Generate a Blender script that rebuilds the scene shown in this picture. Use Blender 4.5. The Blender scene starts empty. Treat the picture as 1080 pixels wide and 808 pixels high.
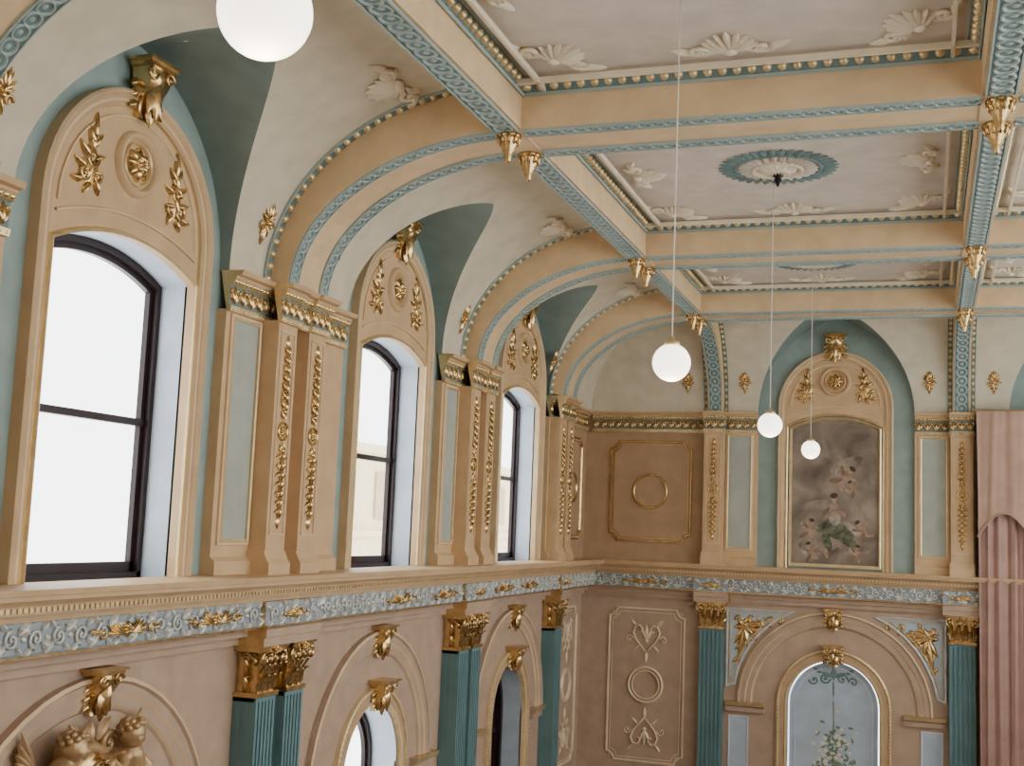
import bpy, bmesh, random
from math import *
from mathutils import Vector, Matrix
random.seed(4)
# ------------------------------------------------------------------ dimensions
X1,X2,X3=2.378,6.425,10.47
YT=[-15.9,-11.22,-6.22,-2.24]            # transverse beams
Hs,Hb,Hc,Hm=3.08,4.41,4.82,3.63
HT=.38; BW=.29; HX=.14
FL=-5.2
YN=-21.6                                   # near end of modelled room
LB=[(-13.6,-15.9,-11.22),(-8.65,-11.22,-6.22),(-3.98,-6.22,-2.24)]
# ------------------------------------------------------------------ materials
def lin(c):
    c=c/255.; return c/12.92 if c<=.04045 else ((c+.055)/1.055)**2.4
def mat(name,rgb,rough=.6,metal=0.,var=.06,scale=4.,bump=.0,emit=0.,spec=.3):
    m=bpy.data.materials.new(name); m.use_nodes=True
    nt=m.node_tree; b=nt.nodes['Principled BSDF']
    col=[lin(x) for x in rgb]
    b.inputs['Roughness'].default_value=rough; b.inputs['Metallic'].default_value=metal
    b.inputs['Specular IOR Level'].default_value=spec
    tc=nt.nodes.new('ShaderNodeTexCoord'); n=nt.nodes.new('ShaderNodeTexNoise')
    n.inputs['Scale'].default_value=scale; n.inputs['Detail'].default_value=5
    nt.links.new(tc.outputs['Object'],n.inputs['Vector'])
    r=nt.nodes.new('ShaderNodeValToRGB')
    r.color_ramp.elements[0].position=.3; r.color_ramp.elements[1].position=.7
    r.color_ramp.elements[0].color=(*[max(0,x*(1-var*2)) for x in col],1)
    r.color_ramp.elements[1].color=(*[min(1,x*(1+var)) for x in col],1)
    nt.links.new(n.outputs['Fac'],r.inputs['Fac']); nt.links.new(r.outputs['Color'],b.inputs['Base Color'])
    if bump:
        bp=nt.nodes.new('ShaderNodeBump'); bp.inputs['Strength'].default_value=bump
        n2=nt.nodes.new('ShaderNodeTexNoise'); n2.inputs['Scale'].default_value=scale*12
        nt.links.new(tc.outputs['Object'],n2.inputs['Vector'])
        nt.links.new(n2.outputs['Fac'],bp.inputs['Height']); nt.links.new(bp.outputs['Normal'],b.inputs['Normal'])
    if emit:
        b.inputs['Emission Color'].default_value=(*col,1); b.inputs['Emission Strength'].default_value=emit
    return m
PEACH=mat('peach_paint',(214,186,144),.6)
FRAME=mat('golden_tan_paint',(200,168,126),.55)
TAN=mat('tan_paint',(188,158,120),.62)
TANL=mat('rose_tan_plaster',(178,153,129),.7)
BROWN=mat('ochre_brown_plaster',(174,144,110),.7)
CREAM=mat('cream_plaster',(204,194,168),.75)
BED=mat('warm_grey_ceiling',(204,192,174),.75)
LEAFC=mat('cream_relief',(228,216,188),.6)
GREEN=mat('sage_green_wall',(142,160,152),.7)
WEB=mat('deep_sage_green',(126,142,136),.7)
PANEL=mat('grey_green_panel',(166,170,156),.7)
TEAL=mat('teal_band',(108,130,127),.55)
TEAL2=mat('teal_relief',(156,172,165),.5)
PILT=mat('teal_pilaster_paint',(98,130,132),.5)
GOLD=mat('gilding',(216,184,126),.26,.92,.14,9.,.2)
GOLDP=mat('pale_gilding',(220,196,146),.33,.6,.08,9.)
FRZ=mat('blue_grey_frieze',(146,155,158),.6)
SILV=mat('silver_relief',(206,206,196),.4,.3,.1,8.)
REV=mat('pale_blue_reveal',(184,196,206),.6)  # cool daylight tint of the window reveals put into the base colour
DARK=mat('dark_brown_timber',(40,26,26),.35)
WHITE=mat('white_sill_paint',(206,208,214),.5)
FLOORM=mat('floor_boards',(124,100,76),.5)
CURT=mat('rose_curtain_velvet',(168,134,120),.85,0,.08,3.)
CURT2=mat('rose_gold_pelmet_fabric',(176,144,122),.8,0,.08,3.)
STONE=mat('pale_stone',(222,204,160),.8)
PUTTI=mat('gilded_plaster',(184,154,112),.4,.45,.14,6.)
BLACK=mat('black_metal',(20,20,22),.4,.5)
CORDM=mat('cord_white',(224,214,200),.6)
GLOBE=mat('opal_glass',(255,244,226),.3,0,0,4,0,3.8)
NICHE=mat('pale_blue_panel',(174,188,198),.6)
def canvas():
    m=bpy.data.materials.new('painted_canvas'); m.use_nodes=True; nt=m.node_tree; b=nt.nodes['Principled BSDF']
    b.inputs['Roughness'].default_value=.6
    tc=nt.nodes.new('ShaderNodeTexCoord'); n=nt.nodes.new('ShaderNodeTexNoise'); n.inputs['Scale'].default_value=1.9; n.inputs['Detail'].default_value=8
    n.inputs['Distortion'].default_value=.6
    nt.links.new(tc.outputs['Object'],n.inputs['Vector'])
    r=nt.nodes.new('ShaderNodeValToRGB'); e=r.color_ramp.elements
    e[0].position=.3; e[0].color=(*[lin(x) for x in (84,72,60)],1); e[1].position=.72; e[1].color=(*[lin(x) for x in (160,144,124)],1)
    k=e.new(.5); k.color=(*[lin(x) for x in (122,108,92)],1)
    nt.links.new(n.outputs['Fac'],r.inputs['Fac']); nt.links.new(r.outputs['Color'],b.inputs['Base Color'])
    return m
CANV=canvas()
def glassm():
    m=bpy.data.materials.new('window_glass'); m.use_nodes=True; nt=m.node_tree
    for x in list(nt.nodes): nt.nodes.remove(x)
    o=nt.nodes.new('ShaderNodeOutputMaterial'); t=nt.nodes.new('ShaderNodeBsdfTransparent'); g=nt.nodes.new('ShaderNodeBsdfGlossy')
    g.inputs['Roughness'].default_value=.05; mx=nt.nodes.new('ShaderNodeMixShader'); mx.inputs[0].default_value=.04
    nt.links.new(t.outputs[0],mx.inputs[1]); nt.links.new(g.outputs[0],mx.inputs[2]); nt.links.new(mx.outputs[0],o.inputs[0])
    return m
GLASS=glassm()
# ------------------------------------------------------------------ mesh builder  (x, out-of-wall, z)
class MB:
    def __init__(s,raw=False): s.v=[];s.f=[];s.mi=[];s.sm=[];s.mats=[];s.raw=raw;s.T=None
    def mid(s,m):
        if m not in s.mats: s.mats.append(m)
        return s.mats.index(m)
    def add(s,vs,fs,m,smooth=False):
        b=len(s.v)
        if s.T: vs=[s.T(*p) for p in vs]
        s.v+= [tuple(p) for p in vs]
        i=s.mid(m)
        for f in fs: s.f.append([b+k for k in f]); s.mi.append(i); s.sm.append(smooth)
    def box(s,x0,x1,a0,a1,z0,z1,m):
        vs=[(x,a,z) for z in (z0,z1) for a in (a0,a1) for x in (x0,x1)]
        s.add(vs,[(0,1,3,2),(4,5,7,6),(0,1,5,4),(2,3,7,6),(0,2,6,4),(1,3,7,5)],m)
    def extr(s,prof,x0,x1,mats,caps=True):
        n=len(prof)
        if not isinstance(mats,list): mats=[mats]*(n-1)
        for i in range(n-1):
            a,b=prof[i],prof[i+1]
            s.add([(x0,*a),(x1,*a),(x1,*b),(x0,*b)],[(0,1,2,3)],mats[i])
        if caps:
            for x in (x0,x1): s.add([(x,*p) for p in prof],[tuple(range(n))],mats[len(mats)//2])
    def sweep(s,path,prof,mats,closed=False,smooth=False):
        n=len(path);P=[]
        for i in range(n):
            if closed: a,b,c=path[i-1],path[i],path[(i+1)%n]
            else: a=path[max(i-1,0)];b=path[i];c=path[min(i+1,n-1)]
            d1=Vector((b[0]-a[0],b[1]-a[1]));d2=Vector((c[0]-b[0],c[1]-b[1]))
            if d1.length<1e-7:d1=d2
            if d2.length<1e-7:d2=d1
            d1.normalize();d2.normalize()
            n1=Vector((-d1.y,d1.x));n2=Vector((-d2.y,d2.x));nn=n1+n2
            if nn.length<1e-5:nn=n1
            nn.normalize();k=1/max(nn.dot(n1),.4)
            P.append((b,nn*k))
        m=len(prof)
        if not isinstance(mats,list): mats=[mats]*(m-1)
        vs=[(b[0]+nn.x*q[0],q[1],b[1]+nn.y*q[0]) for b,nn in P for q in prof]
        for j in range(m-1):
            fs=[]
            for i in range(n if closed else n-1):
                k=(i+1)%n
                fs.append((i*m+j,k*m+j,k*m+j+1,i*m+j+1))
            s.add(vs,fs,mats[j],smooth)
    def tube(s,pts,r,m,sides=6,taper=None,cap=True):
        pts=[Vector(p) for p in pts];n=len(pts);vs=[]
        for i,p in enumerate(pts):
            t=(pts[min(i+1,n-1)]-pts[max(i-1,0)]).normalized()
            up=Vector((0,1,0)) if abs(t.y)<.9 else Vector((1,0,0))
            a=t.cross(up).normalized();b=a.cross(t)
            rr=r*(taper(i/(n-1)) if taper else 1)
            for k in range(sides):
                an=2*pi*k/sides;vs.append(p+a*cos(an)*rr+b*sin(an)*rr)
        fs=[(i*sides+k,i*sides+(k+1)%sides,(i+1)*sides+(k+1)%sides,(i+1)*sides+k) for i in range(n-1) for k in range(sides)]
        if cap: fs+=[tuple(range(sides)),tuple((n-1)*sides+k for k in range(sides))]
        s.add(vs,fs,m,True)
    def leaf(s,cx,cz,ang,L,W,h,o,m,curl=0.):
        st=[(0,.15),(.22,.75),(.45,1.),(.7,.72),(.88,.35),(1,.02)]
        vs=[];c,sn=cos(ang),sin(ang)
        for t,w in st:
            bend=curl*t*t
            for k,hh in ((-1,0),(-.45,.6),(0,1),(.45,.6),(1,0)):
                lx=t*L;ly=k*w*W/2+bend*L
                oo=o+h*hh*(.35+.65*sin(pi*min(1,t*.9+.1)))
                if k in(-1,1): oo=o
                vs.append((cx+lx*c-ly*sn,oo,cz+lx*sn+ly*c))
        fs=[(i*5+j,i*5+j+1,(i+1)*5+j+1,(i+1)*5+j) for i in range(5) for j in range(4)]
        s.add(vs,fs,m,True)
    def dome(s,cx,cz,rx,rz,h,o,m,seg=10,rings=2):
        vs=[];fs=[]
        for j in range(rings):
            a=j/rings*pi/2
            for k in range(seg):
                t=2*pi*k/seg;vs.append((cx+rx*cos(a)*cos(t),o+h*sin(a),cz+rz*cos(a)*sin(t)))
        vs.append((cx,o+h,cz))
        for j in range(rings-1):
            for k in range(seg): fs.append((j*seg+k,j*seg+(k+1)%seg,(j+1)*seg+(k+1)%seg,(j+1)*seg+k))
        for k in range(seg): fs.append(((rings-1)*seg+k,(rings-1)*seg+(k+1)%seg,len(vs)-1))
        s.add(vs,fs,m,True)
    def ring(s,cx,cz,R,r,h,o,m,seg=20):
        vs=[];fs=[]
        pr=[(R+r,0),(R+r*.5,h),(R-r*.5,h),(R-r,0)]
        for k in range(seg):
            t=2*pi*k/seg
            for q in pr: vs.append((cx+q[0]*cos(t),o+q[1],cz+q[0]*sin(t)))
        for k in range(seg):
            l=(k+1)%seg
            for j in range(3): fs.append((k*4+j,l*4+j,l*4+j+1,k*4+j+1))
        s.add(vs,fs,m,True)
    def scroll(s,cx,cz,R,a0,turns,o,m,th=.012,dirn=1,n=18):
        pts=[]
        for i in range(n+1):
            t=i/n;rr=R*(1-.88*t);a=a0+dirn*2*pi*turns*t
            pts.append((cx+rr*cos(a),o,cz+rr*sin(a)))
        s.tube(pts,th,m,5,lambda t:1-.35*t)
        s.dome(cx,cz,R*.2,R*.2,th*1.3,o,m,8,1)
    def rosette(s,cx,cz,R,o,m,n=8,h=.03):
        for k in range(n): s.leaf(cx,cz,2*pi*k/n,R,R*.8,h,o,m)
        for k in range(n): s.leaf(cx,cz,2*pi*(k+.5)/n,R*.65,R*.5,h*1.5,o+.004,m)
        s.dome(cx,cz,R*.22,R*.22,h*1.9,o,m,8,2)
    def sphere(s,c,r,m,seg=16,rings=10,sc=(1,1,1)):
        vs=[];fs=[]
        for j in range(1,rings):
            a=pi*j/rings
            for k in range(seg):
                t=2*pi*k/seg;vs.append((c[0]+r*sc[0]*sin(a)*cos(t),c[1]+r*sc[1]*sin(a)*sin(t),c[2]+r*sc[2]*cos(a)))
        vs.append((c[0],c[1],c[2]+r*sc[2]));vs.append((c[0],c[1],c[2]-r*sc[2]))
        for j in range(rings-2):
            for k in range(seg): fs.append((j*seg+k,j*seg+(k+1)%seg,(j+1)*seg+(k+1)%seg,(j+1)*seg+k))
        for k in range(seg):
            fs.append((k,(k+1)%seg,len(vs)-2));fs.append(((rings-2)*seg+k,(rings-2)*seg+(k+1)%seg,len(vs)-1))
        s.add(vs,fs,m,True)
    def lathe(s,c,prof,m,seg=16):      # prof (r,z) around vertical axis at c (x,o)
        vs=[(c[0]+r*cos(2*pi*k/seg),c[1]+r*sin(2*pi*k/seg),z) for r,z in prof for k in range(seg)]
        fs=[(i*seg+k,i*seg+(k+1)%seg,(i+1)*seg+(k+1)%seg,(i+1)*seg+k) for i in range(len(prof)-1) for k in range(seg)]
        s.add(vs,fs,m,True)
    def build(s,name):
        me=bpy.data.meshes.new(name)
        vs=s.v if s.raw else [(a,-b,c) for a,b,c in s.v]
        me.from_pydata(vs,[],s.f)
        for m in s.mats: me.materials.append(m)
        me.polygons.foreach_set('material_index',s.mi)
        me.polygons.foreach_set('use_smooth',s.sm)
        bm=bmesh.new();bm.from_mesh(me)
        bmesh.ops.remove_doubles(bm,verts=bm.verts,dist=1e-5)
        bmesh.ops.recalc_face_normals(bm,faces=bm.faces)
        bm.to_mesh(me);bm.free()
        return me
COL=bpy.context.scene.collection
ENDR=0.;LEFTR=pi/2
def obj(name,mb,loc=(0,0,0),rot=0.,parent=None,label=None,category=None,group=None,kind=None):
    if mb is None: o=bpy.data.objects.new(name,None); o.empty_display_size=.1
    else: o=bpy.data.objects.new(name,mb.build(name) if isinstance(mb,MB) else mb)
    COL.objects.link(o)
    if parent: o.parent=parent
    else:
        o.location=loc
        o.rotation_euler=rot if isinstance(rot,(tuple,list)) else (0,0,rot)
    if label:o['label']=label
    if category:o['category']=category
    if group:o['group']=group
    if kind:o['kind']=kind
    return o
def dup(o,loc,rot=None):
    c=o.copy();COL.objects.link(c);c.location=loc
    if rot is not None: c.rotation_euler=rot if isinstance(rot,(tuple,list)) else (0,0,rot)
    def rec(a,b):
        for ch in list(a.children):
            d=ch.copy();COL.objects.link(d);d.parent=b;rec(ch,d)
    rec(o,c);return c
def arcp(hw,z0,zs,n=24,h=None):
    h=hw if h is None else h
    return [(-hw,z0),(-hw,(z0+zs)/2)]+[(-hw*cos(pi*i/n),zs+h*sin(pi*i/n)) for i in range(n+1)]+[(hw,(z0+zs)/2),(hw,z0)]
def segp(hw,z0,zs,zc,n=24):
    h=zc-zs;R=(hw*hw+h*h)/(2*h);cz=zc-R;A=asin(hw/R)
    return [(-hw,z0),(-hw,(z0+zs)/2)]+[(R*sin(-A+2*A*i/n),cz+R*cos(-A+2*A*i/n)) for i in range(n+1)]+[(hw,(z0+zs)/2),(hw,z0)]
trimn=[0]
def trim(mb,loc=(0,0,0),rot=0.):
    trimn[0]+=1
    return obj('trim_%d'%trimn[0],mb,loc,rot,kind='structure')
# ------------------------------------------------------------------ walls
SILL=.40;LHW=.87;OHW=.78;OZS=2.84;OZC=3.04
AHW=.74;ASP=-1.83
def wall_bay(mb,c,a,b,upper=True,lower=True,lowmat=TANL):
    TOPZ=Hc+.05
    if upper:
        W=LHW
        mb.box(a,c-W,-.02,0,0,TOPZ,GREEN);mb.box(c+W,b,-.02,0,0,TOPZ,GREEN);mb.box(c-W,c+W,-.36,0,0,SILL,WHITE)
        p=segp(W,SILL,OZS,OZC)[2:-2]
        for q,r in zip(p,p[1:]): mb.add([(c+q[0],0,q[1]),(c+r[0],0,r[1]),(c+r[0],0,TOPZ),(c+q[0],0,TOPZ)],[(0,1,2,3)],GREEN)
        mb.T=lambda x,o,z:(x+c,o,z)
        mb.sweep(segp(W,SILL,OZS,OZC),[(0,0),(0,-.36)],REV);mb.T=None
    else: mb.box(a,b,-.02,0,0,TOPZ,GREEN)
    if lower:
        mb.box(a,c-AHW,-.02,0,FL,0,lowmat);mb.box(c+AHW,b,-.02,0,FL,0,lowmat)
        p=arcp(AHW,FL,ASP)[2:-2]
        for q,r in zip(p,p[1:]): mb.add([(c+q[0],0,q[1]),(c+r[0],0,r[1]),(c+r[0],0,0),(c+q[0],0,0)],[(0,1,2,3)],lowmat)
        mb.T=lambda x,o,z:(x+c,o,z)
        mb.sweep(arcp(AHW,FL,ASP),[(0,0),(0,-.42)],REV);mb.T=None
    else: mb.box(a,b,-.02,0,FL,0,lowmat)
w=MB()
for c,a,b in LB: wall_bay(w,c,a,b)
w.box(YT[3],0,-.02,0,FL,0,TANL);w.box(YT[3],0,-.02,0,0,Hc+.05,BROWN)
wall_bay(w,-18.5,YN,YT[0],True,False)
obj('wall_left',w,(0,0,0),LEFTR,kind='structure')
w=MB()
w.box(0,X1,-.02,0,FL,0,TANL);w.box(0,X1,-.02,0,0,Hc+.05,BROWN)
ec=(X1+X2)/2
wall_bay(w,ec,X1,X2,False,True)
w.box(X2,X3+.6,-.02,0,FL,0,TANL);w.box(X2,X3+.6,-.02,0,0,Hc+.05,GREEN)
obj('wall_back',w,(0,0,0),ENDR,kind='structure')
f=MB(True);f.box(-.1,X3+.9,YN-1.8,.1,FL-.1,FL,FLOORM);obj('floor',f,kind='structure')
# opposite wall with window openings, wall behind balcony: unseen, added to dim the room
XR=X3+.62
w=MB(True);w.box(XR,XR+.2,YN-1.6,.1,FL,-.4,TANL);w.box(XR,XR+.2,YN-1.6,.1,4.65,Hc+.15,CREAM)
for y0,y1 in((YN-1.6,-20.9),(-16.8,-15.4),(-11.9,-10.7),(-7.1,-5.9),(-2.1,.1)): w.box(XR,XR+.2,y0,y1,-.4,4.65,GREEN)
obj('wall_right',w,kind='structure')
w=MB(True);w.box(-.1,XR,YN-1.6,YN-1.45,FL,Hc+.15,TANL);obj('wall_front',w,kind='structure')
# ------------------------------------------------------------------ windows
def window(n,y,hw,z0,zs,zc,mid,rot=LEFTR,dep=-.34,arched=False,fill=None):
    m=MB()
    P=arcp(hw,z0,zs) if arched else segp(hw,z0,zs,zc)
    m.sweep(P,[(0,dep),(0,dep+.09),(-.055,dep+.09),(-.055,dep+.05),(-.105,dep+.05),(-.105,dep)],DARK)
    m.box(-hw,hw,dep,dep+.09,z0,z0+.06,DARK)
    m.box(-hw+.05,hw-.05,dep-.01,dep+.05,z0+.05,z0+.14,DARK)
    m.box(-hw+.05,hw-.05,dep-.01,dep+.06,mid-.03,mid+.03,DARK)
    vs=[(x,dep+.01,z) for x,z in P];m.add(vs,[tuple(range(len(vs)))],fill or GLASS)
    return obj('window_%d'%n,m,(0,y,0),rot,kind='structure')
for i,(c,a,b) in enumerate(LB): window(i+1,c,LHW,SILL,OZS,OZC,1.68)
window(4,-18.5,LHW,SILL,OZS,OZC,1.68)  # unseen window in the near bay, added to let in more light
window(5,LB[0][0],AHW,FL+.6,ASP,0,-2.9,arched=True,dep=-.4)
window(6,LB[1][0],AHW,FL+.6,ASP,0,-2.9,arched=True,dep=-.4)
d=MB()
P=arcp(AHW,FL,ASP);d.add([(x,-.4,z) for x,z in P],[tuple(range(len(P)))],DARK)
d.sweep(P,[(0,-.4),(0,-.3),(-.08,-.3),(-.08,-.4)],DARK);d.box(-.02,.02,-.41,-.37,FL,ASP+.7,DARK)
for s in(-1,1):
    for z0 in (-4.9,-3.4): d.sweep([(s*.38-.26,z0),(s*.38-.26,z0+1.25),(s*.38+.26,z0+1.25),(s*.38+.26,z0)],[(0,-.4),(0,-.37),(-.04,-.37),(-.04,-.4)],DARK,closed=True)
obj('door_1',d,(0,LB[2][0],0),LEFTR,kind='structure')
# ------------------------------------------------------------------ ceiling: coves, lunettes, coffers
cl=MB(True)
def oc(z,ac,bc): return .1+ac*(1-sqrt(max(0,1-((z-Hs)/bc)**2)))
ACL=X1-HX-.1;BC=Hc-Hs
ACE=-YT[3]-HT-.1
def cove_bay(F,c,u0,u1,ac,apex,hw):
    h=apex-Hs;R=(hw*hw+h*h)/(2*hw);cc=hw-R
    A=lambda z:max(0,cc+sqrt(max(0,R*R-(z-Hs)**2)))
    n=20
    zs=[Hs+h*sin(pi/2*i/n) for i in range(n+1)]
    th=asin(h/BC);zt=[Hs+BC*sin(th+(pi/2-th)*i/8) for i in range(9)]
    def q(pts,m): cl.add([F(*p) for p in pts],[(0,1,2,3)],m,True)
    for a,b in zip(zs,zs[1:]):
        oa,ob=oc(a,ac,BC),oc(b,ac,BC)
        for s,ue in((-1,u0),(1,u1)):
            q([(c+s*A(a),oa,a),(ue,oa,a),(ue,ob,b),(c+s*A(b),ob,b)],CREAM)
            q([(c+s*(A(a)+.001),0,a),(c+s*(A(a)+.001),oa-.001,a),(c+s*(A(b)+.001),ob-.001,b),(c+s*(A(b)+.001),0,b)],WEB)
    for a,b in zip(zt,zt[1:]):
        oa,ob=oc(a,ac,BC),oc(b,ac,BC)
        q([(u0,oa,a),(u1,oa,a),(u1,ob,b),(u0,ob,b)],CREAM)
FLf=lambda u,o,z:(o,u,z)
FEf=lambda u,o,z:(u,-o,z)
for c,a,b in LB: cove_bay(FLf,c,a+HT,b-HT,ACL,4.6,min(1.33,b-HT-c))
cove_bay(FLf,-18.5,YN,YT[0]-HT,ACL,4.6,1.33)
cove_bay(FEf,ec,X1+HX,X2-HX,ACE,4.74,1.29)
cove_bay(FEf,(X2+X3)/2,X2+HX,X3-HX,ACE,4.74,1.29)
n=14
G=[[(.1+ACL*(1-cos(pi/2*i/n)),-(.1+ACE*(1-cos(pi/2*j/n))),Hs+BC*min(sin(pi/2*i/n),sin(pi/2*j/n))) for j in range(n+1)] for i in range(n+1)]
cl.add([p for r in G for p in r],[(i*(n+1)+j,i*(n+1)+j+1,(i+1)*(n+1)+j+1,(i+1)*(n+1)+j) for i in range(n) for j in range(n)],CREAM,False)
YB=[YN]+YT
for xa,xb in((X1,X2),(X2,X3)):
    for ya,yb in zip(YB,YB[1:]): cl.box(xa,xb,ya,yb,Hc,Hc+.06,BED)
cl.box(-.1,XR+.2,YN-1.5,.1,Hc+.07,Hc+.15,CREAM)
obj('ceiling',cl,kind='structure')
# ------------------------------------------------------------------ bands
def resample(pts,pitch):
    pts=[Vector(p) for p in pts];L=[0]
    for a,b in zip(pts,pts[1:]): L.append(L[-1]+(b-a).length)
    n=max(1,int(round(L[-1]/pitch)));out=[];j=0
    for k in range(n):
        s=(k+.5)*L[-1]/n
        while j<len(L)-2 and L[j+1]<s: j+=1
        t=(s-L[j])/(L[j+1]-L[j]);out.append((pts[j].lerp(pts[j+1],t),(pts[j+1]-pts[j]).normalized()))
    return out,L[-1]/n
def strip(mb,pts,lat,w,off,ref,m):
    pts=[Vector(p) for p in pts];lat=Vector(lat);vs=[]
    for i,p in enumerate(pts):
        t=(pts[min(i+1,len(pts)-1)]-pts[max(i-1,0)]).normalized();nn=t.cross(lat).normalized()
        if nn.dot(Vector(ref))<0: nn=-nn
        vs+=[p-lat*w/2,p-lat*w/2+nn*off,p+lat*w/2+nn*off,p+lat*w/2]
    fs=[(i*4+j,(i+1)*4+j,(i+1)*4+j+1,i*4+j+1) for i in range(len(pts)-1) for j in range(3)]
    mb.add(vs,fs,m)
def guilloche(mb,pts,lat,ref,w=.16):
    strip(mb,pts,lat,w,.008,ref,TEAL)
    P,pt=resample(pts,w*.72);lat=Vector(lat).normalized();ref=Vector(ref)
    for p,t in P:
        nn=t.cross(lat).normalized()
        if nn.dot(ref)<0:nn=-nn
        mb.T=lambda x,o,z,p=p,t=t,nn=nn:tuple(p+t*x+nn*(o+.008)+lat*z)
        mb.ring(0,0,w*.36,w*.07,.014,0,TEAL2,12)
        mb.dome(0,0,w*.14,w*.14,.014,0,TEAL2,6,1)
        mb.T=None
    for sgn in(-1,1):
        strip(mb,[Vector(q)+lat*sgn*w*.49 for q in pts],lat,w*.07,.022,ref,TEAL2)
def eggs(mb,pts,lat,ref,w=.1,pitch=.115,base=TEAL):
    strip(mb,pts,lat,w,.02,ref,base)
    P,pt=resample(pts,pitch);lat=Vector(lat).normalized();ref=Vector(ref)
    for p,t in P:
        nn=t.cross(lat).normalized()
        if nn.dot(ref)<0:nn=-nn
        mb.T=lambda x,o,z,p=p,t=t,nn=nn:tuple(p+t*x+nn*(o+.018)+lat*z)
        mb.dome(0,0,pitch*.34,w*.36,.035,0,GOLDP,8,2)
        mb.T=None
    strip(mb,[Vector(q)+lat*w*.5 for q in pts],lat,w*.12,.028,ref,TEAL2)
    strip(mb,[Vector(q)-lat*w*.5 for q in pts],lat,w*.12,.028,ref,TEAL2)
AR=X1-.3;NR=24
ribc=[(.3+AR*(1-cos(pi/2*i/NR)),Hs+(Hb-Hs)*sin(pi/2*i/NR)) for i in range(NR+1)]
covc=[(.1+ACL*(1-cos(pi/2*i/NR)),Hs+BC*sin(pi/2*i/NR)) for i in range(NR+1)]
for y in YT:
    b=MB(True)
    b.box(X1,X3,y-HT,y+HT,Hb,Hc,PEACH)
    strip(b,[(o,y,z) for o,z in ribc],(0,1,0),HT*2,0,(1,0,-1),PEACH)
    for s in(-1,1):
        for i in range(NR):
            b.add([(ribc[i][0],y+s*HT,ribc[i][1]),(covc[i][0]-.05,y+s*HT,covc[i][1]+.05),(covc[i+1][0]-.05,y+s*HT,covc[i+1][1]+.05),(ribc[i+1][0],y+s*HT,ribc[i+1][1])],[(0,1,2,3)],PEACH)
    t=trim(b)
    g=MB(True)
    for s in(-1,1):
        guilloche(g,[(o,y+s*BW,z) for o,z in ribc],(0,1,0),(1,0,-1))
        for xa,xb in((X1+HX,X2-HX),(X2+HX,X3-HX)): guilloche(g,[(xa,y+s*BW,Hb),(xb,y+s*BW,Hb)],(0,1,0),(0,0,-1))
    obj('guilloche_band',g,parent=t)
    g=MB(True)
    for s in(-1,1): eggs(g,[(o,y+s*(HT+.05),z) for o,z in covc[:-1]],(0,s,0),(1,0,-1),.12)
    obj('bead_moulding',g,parent=t)
for k,x in enumerate((X1,X2,X3)):
    b=MB(True)
    segs=[YN]+[v for y in YT for v in (y-HT,y+HT)]
    for ya,yb in zip(segs[0::2],segs[1::2]): b.box(x-HX,x+HX,ya,yb,Hb+.003,Hc,PEACH)
    for y in YT: b.box(x-HX,x+HX,y-HT,y+HT,Hb-.012,Hb+.05,PEACH)
    er=[(-.2-(-YT[3]-HT-.2)*(1-cos(pi/2*i/NR)),Hs+(Hb-Hs)*sin(pi/2*i/NR)) for i in range(NR+1)]
    ecv=[(-.1-ACE*(1-cos(pi/2*i/NR)),Hs+BC*sin(pi/2*i/NR)) for i in range(NR+1)]
    strip(b,[(x,q,z) for q,z in er],(1,0,0),HX*2,0,(0,-1,-1),PEACH)
    for s in(-1,1):
        for i in range(NR):
            b.add([(x+s*HX,*er[i]),(x+s*HX,ecv[i][0]+.05,ecv[i][1]+.05),(x+s*HX,ecv[i+1][0]+.05,ecv[i+1][1]+.05),(x+s*HX,*er[i+1])],[(0,1,2,3)],PEACH)
    t=trim(b)
    g=MB(True)
    ys=[YN]+YT
    for ya,yb in zip(ys,ys[1:]): guilloche(g,[(x,ya+HT,Hb),(x,yb-HT,Hb)],(1,0,0),(0,0,-1),.22)
    guilloche(g,[(x,q,z) for q,z in er],(1,0,0),(0,-1,-1),.22)
    obj('guilloche_band',g,parent=t)
    g=MB(True)
    for s in(-1,1): eggs(g,[(x+s*(HX+.035),q,z) for q,z in ecv[:-1]],(s,0,0),(0,-1,-1),.08)
    obj('bead_moulding',g,parent=t)
for xa,xb in((X1+HX,X2-HX),(X2+HX,X3-HX)):
    for ya,yb in zip(YB,YB[1:]):
        y0=ya+HT if ya!=YN else YN;y1=yb-HT
        b=MB(True);zz=Hc-.001
        for (p,q,lat) in (((xa,y0,0),(xa,y1,0),(1,0,0)),((xb,y0,0),(xb,y1,0),(-1,0,0)),((xa,y0,0),(xb,y0,0),(0,1,0)),((xa,y1,0),(xb,y1,0),(0,-1,0))):
            L=Vector(lat)
            pts=[Vector((p[0],p[1],zz-.04))+L*.04,Vector((q[0],q[1],zz-.04))+L*.04]
            lat2=(L+Vector((0,0,1))*.9).normalized()
            eggs(b,pts,lat2,Vector((0,0,-1))+L,.125,.12)
            strip(b,[pts[0]+L*.17,pts[1]+L*.17],L,.03,.05,(0,0,-1),LEAFC)
            strip(b,[Vector((p[0],p[1],Hc-.11))+L*.012,Vector((q[0],q[1],Hc-.11))+L*.012],(0,0,1),.03,.012,L,TEAL2)
        trim(b)
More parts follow.
